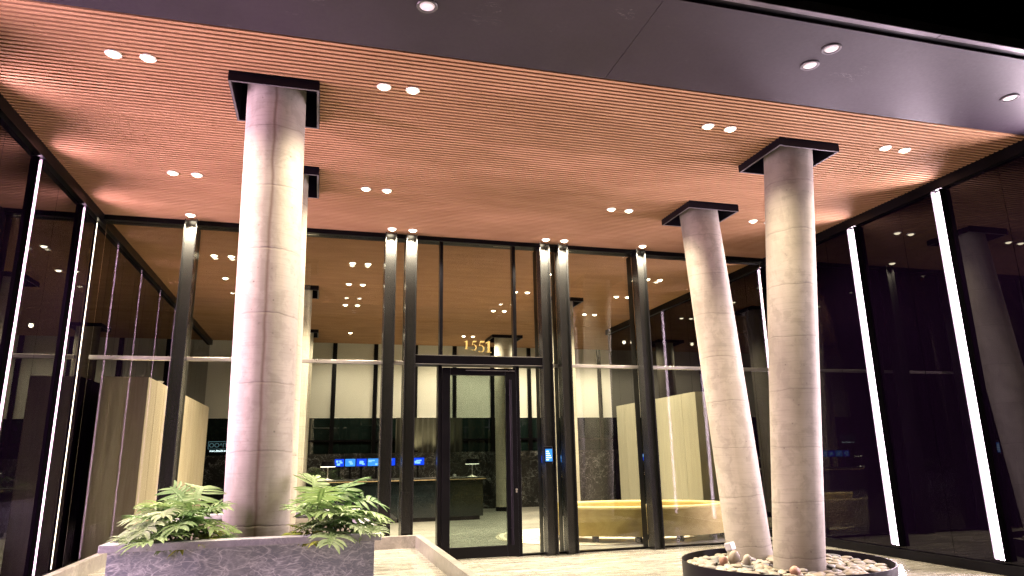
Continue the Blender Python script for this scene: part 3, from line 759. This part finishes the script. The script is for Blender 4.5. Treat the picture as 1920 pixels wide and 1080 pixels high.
# ------------------------------------------------------------------ lobby
rw = thing('rear_window_wall', (3.5, BY, 0), 'rear lobby window wall of dark glass between black mullions', 'window wall')
mx = [.40+1.335*k for k in range(-3, 9)]
for x in mx: build('mullion', MB().box(x-.065, x+.065, BY-.02, BY+.10, .004, CZ+.04), M['black'], rw)
for a, b in zip(mx[:-1], mx[1:]):
    build('glass_pane', MB().box(a+.066, b-.066, BY+.06, BY+.08, .004, CZ+.04), M['nightglass'], rw)
build('rail', MB().box(mx[0], mx[-1], BY-.0, BY+.04, 2.16, 2.22), M['black'], rw)
first = None
for a, b in zip(mx[:-1], mx[1:]):
    if first is None:
        first = thing('roller_blind', ((a+b)/2, BY, 2.9), 'pale half-lowered roller blind between black mullions of the rear windows', 'blind', 'roller blinds on the rear windows')
        build('fabric', MB().box(a+.07, b-.07, BY+.042, BY+.050, 2.93, CZ+.03), M['blind'], first)
        build('bottom_bar', MB().tube([(a+.07, BY+.046, 2.925), (b-.07, BY+.046, 2.925)], .012, n=8), M['whitetrim'], first)
    else:
        c = copy_tree(first); c.location.x = (a+b)/2
struct('end_wall', MB().box(12.3, 12.4, 19.4, 23.6, 0, CZ+.04), M['black'])
struct('night_wall', MB().box(-3.6, 12.4, 23.5, 23.62, 0, CZ+.1), M['black'])
ww = thing('marble_wall', (4, 22.5, 0), 'shoulder-high black marble wall with white veins behind the reception desk', 'wall')
wm = MB()
for i in range(11): wm.box(-3.40+1.4*i, -3.40+1.4*i+1.396, 22.45, 22.60, .004, 1.78)
build('slab', wm, M['blackmarble'], ww)
dk = thing('reception_desk', (2.1, 18.6, 0), 'long dark glossy reception desk with a thin wood edge', 'desk')
build('counter', MB().box(-.1, 4.28, 18.55, 19.35, .10, 1.03), M['deskdark'], dk, bevel=.01)
build('top', MB().box(-.16, 4.34, 18.48, 19.42, 1.052, 1.085), M['blackmarble'], dk, bevel=.004)
build('wood_edge', MB().box(-.16, 4.34, 18.46, 18.58, 1.031, 1.051), M['woodtrim'], dk)
build('kick_plinth', MB().box(0, 4.2, 18.62, 19.3, .004, .099), M['black'], dk)
def table_lamp(x, y, label):
    o = thing('table_lamp', (x, y, 1.086), label, 'lamp', 'lamps on the reception desk')
    build('foot', MB().lathe([(.001, 1.087), (.14, 1.087), (.14, 1.095), (.03, 1.118), (.012, 1.14)], x, y, n=28, cap=False), M['whitetrim'], o, smooth=True)
    build('stem', MB().tube([(x, y, 1.13), (x, y, 1.42)], .010, n=8), M['rail'], o, smooth=True)
    build('lamp_shade', MB().lathe([(.19, 1.425), (.16, 1.56), (.001, 1.565)], x, y, n=32, cap=False), M['black'], o, smooth=True)
    build('glow_disc', MB().lathe([(.001, 1.417), (.186, 1.417), (.186, 1.424), (.001, 1.424)], x, y, n=32, cap=False), M['lampglow'], o)
table_lamp(4.05, 18.85, 'black mushroom table lamp on the desk end seen through the door')
table_lamp(.27, 18.85, 'black mushroom table lamp at the desk end beside the planter column')
def monitor(x, w, mat, label, h=.19, z=1.42):
    o = thing('monitor', (x, 19.15, 1.086), label, 'monitor', 'glowing monitors on the reception desk')
    build('case', MB().box(x-w/2-.012, x+w/2+.012, 19.16, 19.19, z-.012, z+h+.012), M['black'], o)
    build('screen', MB().box(x-w/2, x+w/2, 19.152, 19.159, z, z+h), mat, o)
    wb = MB(); rq = random.Random(int(x*100))
    for q in range(5):
        a0 = x-w/2+.01+rq.random()*(w-.12); c0 = z+.015+rq.random()*(h-.08); wb.box(a0, a0+rq.uniform(.04, .11), 19.1500+.0003*q, 19.1516+.00008*q, c0, c0+rq.uniform(.02, .06))
    build('screen_window', wb, M['screen3'], o)
    build('stand', MB().box(x-.03, x+.03, 19.192, 19.22, 1.10, z+.1).box(x-.1, x+.1, 19.10, 19.28, 1.087, 1.099), M['black'], o)
monitor(.56, .24, M['screen'], 'blue monitor closest to the table lamp by the planter column')
monitor(.84, .26, M['screen2'], 'pale blue monitor, second from the table lamp by the planter column')
monitor(1.13, .26, M['screen'], 'deep blue monitor in the middle of the row behind the desk')
monitor(1.52, .46, M['screen2'], 'wide pale blue monitor in the row behind the desk')
monitor(1.90, .22, M['screen'], 'narrow blue monitor between the wide one and the steel fin')
monitor(2.62, .34, M['screen'], 'blue monitor seen between the paired steel fins')
rb = random.Random(3)
for i, (x, lb) in enumerate(((3.1, 'low wire tray of oddments on the desk beside the door frame'), (3.5, 'low wire tray of oddments on the desk beside the lit lamp'))):
    o = thing('desk_tray', (x, 18.75, 1.086), lb, 'tray')
    b_ = MB(); b_.box(x-.16, x+.16, 18.66, 18.84, 1.087, 1.097)
    for q in range(6): b_.tube([(x-.15+.06*q, 18.66, 1.09), (x-.15+.06*q, 18.65, 1.15)], .004, n=5)
    build('basket', b_, M['rail'], o)
    build('cup', MB().lathe([(.001, 1.099), (.035, 1.099), (.04, 1.17), (.034, 1.17), (.03, 1.11)], x+.05, 18.75, n=16, cap=False), M['plastic'], o, smooth=True)
# uplights that wash the wall above the marble
for x, lb in ((3.86, 'small uplight throwing a bright pool on the dark wall seen through the door'), (3.02, 'small uplight throwing a dim pool on the dark wall beside the door frame')):
    o = thing('wall_uplight', (x, 22.5, 1.79), lb, 'uplight', 'uplights on the marble wall')
    build('cup', MB().lathe([(.001, 1.782), (.06, 1.785), (.10, 1.84), (.092, 1.84), (.05, 1.80), (.001, 1.796)], x, 22.53, n=24, cap=False), M['black'], o, smooth=True)
    build('bulb', MB().lathe([(.001, 1.800), (.03, 1.81), (.03, 1.825), (.001, 1.83)], x, 22.53, n=16, cap=False), M['lampglow'], o, smooth=True)
    L = bpy.data.lights.new('spot', 'SPOT'); L.energy = 30; L.color = (1, .85, .5); L.spot_size = math.radians(120); L.spot_blend = 1; L.shadow_soft_size = .03
    lo = bpy.data.objects.new('spot', L); COL.objects.link(lo); lo.parent = o; lo.location = (0, .03, .07); lo.rotation_euler = (PI-.5, 0, 0)
up = thing('curtain', (3.6, 23.0, 1.8), 'dark hanging curtain above the marble wall lit by uplights', 'curtain')
cu = MB(); nx = 60
for i in range(nx+1):
    x = 2.4+2.2*i/nx; yy = 22.92+.03*math.sin(i*1.3)
    cu.v += [(x, yy, 1.79), (x, yy, 2.90)]
for i in range(nx): cu.f.append((2*i, 2*i+2, 2*i+3, 2*i+1))
build('drape', cu, plain('dark_drape', (.022, .020, .014), .9), up, smooth=True)
# mirrored sign modelled at the rear glass in place of a street reflection
sg = thing('sign_reflection', (-2.86, 22.95, 1.95), 'modelled reflection of a small framed street sign in the rear glass beside the planter column', 'sign')
build('sign_board', MB().box(-3.23, -2.48, 22.965, 22.985, 1.86, 2.22), M['deskdark'], sg)
bd = MB(); bd.box(-3.20, -2.51, 22.957, 22.9645, 2.19, 2.205); bd.box(-3.20, -2.51, 22.957, 22.9645, 1.975, 1.985); bd.box(-3.20, -3.188, 22.957, 22.9645, 1.9855, 2.1895); bd.box(-2.522, -2.51, 22.957, 22.9645, 1.9855, 2.1895)
build('border', bd, M['signglow'], sg)
def text(s, x, z, size, mat, parent, sx=1.0):
    cu_ = bpy.data.curves.new('lettering', 'FONT'); cu_.body = s; cu_.size = size; cu_.align_x = 'CENTER'; cu_.align_y = 'CENTER'; cu_.extrude = .003
    t = bpy.data.objects.new('lettering', cu_); COL.objects.link(t)
    dg = bpy.context.evaluated_depsgraph_get(); me = bpy.data.meshes.new_from_object(t.evaluated_get(dg))
    bpy.data.objects.remove(t)
    me.transform(Matrix.Rotation(PI/2, 4, 'X')); me.transform(Matrix.Scale(sx, 4, (1,0,0)))
    me.materials.clear(); me.materials.append(mat)
    o = bpy.data.objects.new('lettering', me); COL.objects.link(o); o.parent = parent
    o.location = Vector((x, 22.958, z))-Vector(parent['org']); return o
text('OO^ITY', -2.855, 2.085, .18, M['signglow'], sg, 1.0)
text('moc.dtsails.www', -2.855, 1.925, .085, M['signwhite'], sg)

# oak boxes
def oak_box(x0, x1, y0, y1, h, mat, label, jx=None):
    o = thing('wood_partition', ((x0+x1)/2, (y0+y1)/2, 0), label, 'partition')
    c = MB(); seg = .62; y = y0
    while y < y1-.02:
        e = min(y+seg, y1); c.box(x0, x1, y, e-.012, .004, h); y = e
    build('panelling', c, mat, o)
    build('core', MB().box(x0+.01, x1-.01, y0+.01, y1-.01, .003, h-.012), M['back'], o)
    return o
oak_box(XL+.14, -2.63, 12.03, 18.5, 2.90, M['oak'], 'tall pale oak partition box against the planter-side wall inside the lobby')
oak_box(7.92, XR-.14, 13.60, 17.85, 2.90, M['taupe'], 'tall taupe panelled partition behind the gold sofa')
ks = MB().lathe([(.001, 2.902), (.05, 2.902), (.10, 2.98), (.09, 2.98), (.045, 2.91), (.001, 2.908)], -2.78, 13.4, n=20, cap=False)
tag(build('bowl', ks, M['plastic'], smooth=True), 'small white bowl on top of the oak partition box', 'bowl')

# gold sofa: an oval ring of upholstered back around an inner seat, open on the door side
def sofa():
    o = thing('curved_sofa', (6.1, 13.1, 0), 'long low curved gold velvet sofa behind the entrance glass', 'sofa')
    C = Vector((6.12, 13.15)); A, B = 1.80, 1.05; rot = math.radians(-19)
    def pt(t, off):
        a = A+off; b = B+off; x = a*math.cos(t); y = b*math.sin(t)
        return (C.x+x*math.cos(rot)-y*math.sin(rot), C.y+x*math.sin(rot)+y*math.cos(rot))
    def band(t0, t1, o0, o1, z0, z1, n=72, rnd=.05):
        m = MB(); prof = [(o1, z0)]
        for i in range(5):
            q = i/4*PI/2; prof.append((o1-rnd+rnd*math.cos(q), z1-rnd+rnd*math.sin(q)))
        for i in range(5):
            q = PI/2+i/4*PI/2; prof.append((o0+rnd+rnd*math.cos(q), z1-rnd+rnd*math.sin(q)))
        prof.append((o0, z0)); P = len(prof)
        for i in range(n+1):
            t = t0+(t1-t0)*i/n
            for of, z in prof:
                x, y = pt(t, of); m.v.append((x, y, z))
        for i in range(n):
            for j in range(P):
                k = (j+1) % P; m.f.append((i*P+j, i*P+k, (i+1)*P+k, (i+1)*P+j))
        m.f.append(tuple(range(P))); m.f.append(tuple(n*P+i for i in reversed(range(P))))
        return m
    R = math.radians
    build('backrest', band(R(-148), R(150), -.22, 0, .12, .645), M['velvet'], o, smooth=True)
    build('seat', band(R(-175), R(160), -.75, -.225, .13, .43), M['velvet'], o, smooth=True)
    build('seat_end', band(R(-180), R(-150), -.70, .10, .13, .43, n=14), M['velvet'], o, smooth=True)
    build('piping', band(R(-147.5), R(149.5), -.012, .006, .585, .60, rnd=.005), M['velvet'], o, smooth=True)
    for t in (-150, -120, -92, -65, -35, 0, 60, 120):
        x, y = pt(R(t), -.12)
        build('leg', MB().box(x-.05, x+.05, y-.05, y+.05, .014, .119), M['black'], o)
    return o
sofa()
def rugm():
    m = MB(); n = 64; b = len(m.v)
    for z in (.004, .014):
        for i in range(n):
            a = 2*PI*i/n; m.v.append((5.6+2.1*math.cos(a), 13.9+1.75*math.sin(a), z))
    m.f.append(tuple(reversed(range(n)))); m.f.append(tuple(n+i for i in range(n)))
    for i in range(n): j = (i+1) % n; m.f.append((i, j, n+j, n+i))
    o = bpy.data.objects.new('rug', None)
    return m
rg = thing('rug', (5.6, 13.9, 0), 'pale oval rug with ring pattern beneath the gold sofa', 'rug')
build('pile', rugm(), M['rug'], rg)

# ------------------------------------------------------------------ sky, camera, render settings
W = bpy.data.worlds.new('World'); S.world = W; W.use_nodes = True
nt = W.node_tree; nt.nodes.clear()
sky = nt.nodes.new('ShaderNodeTexSky'); sky.sky_type = 'NISHITA'; sky.sun_disc = False
sky.sun_elevation = math.radians(-7); sky.sun_rotation = math.radians(160)
bg = nt.nodes.new('ShaderNodeBackground'); bg.inputs[1].default_value = .05
ou = nt.nodes.new('ShaderNodeOutputWorld'); nt.links.new(sky.outputs[0], bg.inputs[0]); nt.links.new(bg.outputs[0], ou.inputs[0])

yaw, pit, rol = math.radians(15.6), math.radians(13.9), math.radians(-1.05)
f = Vector((math.sin(yaw)*math.cos(pit), math.cos(yaw)*math.cos(pit), math.sin(pit)))
r = Vector((math.cos(yaw), -math.sin(yaw), 0)); u = r.cross(f)
r2 = r*math.cos(rol)+u*math.sin(rol); u2 = u*math.cos(rol)-r*math.sin(rol)
cd = bpy.data.cameras.new('camera'); cam = bpy.data.objects.new('camera', cd); COL.objects.link(cam)
mw = Matrix((r2, u2, -f)).transposed().to_4x4(); mw.translation = Vector((0, 0, 1.55)); cam.matrix_world = mw
cd.sensor_width = 36; cd.lens = 1290/1920*36; cd.clip_end = 1500; cd.clip_start = .05
S.camera = cam
S.render.engine = 'CYCLES'
S.cycles.use_denoising = True; S.cycles.denoising_prefilter = 'NONE'; S.cycles.use_adaptive_sampling = False
S.cycles.max_bounces = 9; S.cycles.diffuse_bounces = 4; S.cycles.glossy_bounces = 5; S.cycles.transparent_max_bounces = 16
S.cycles.sample_clamp_indirect = 3; S.cycles.blur_glossy = .3; S.cycles.caustics_reflective = False
S.view_settings.view_transform = 'Standard'; S.view_settings.look = 'None'; S.view_settings.exposure = 1.7; S.view_settings.gamma = 1.0
for o in bpy.data.objects:
    if 'org' in o.keys(): del o['org']
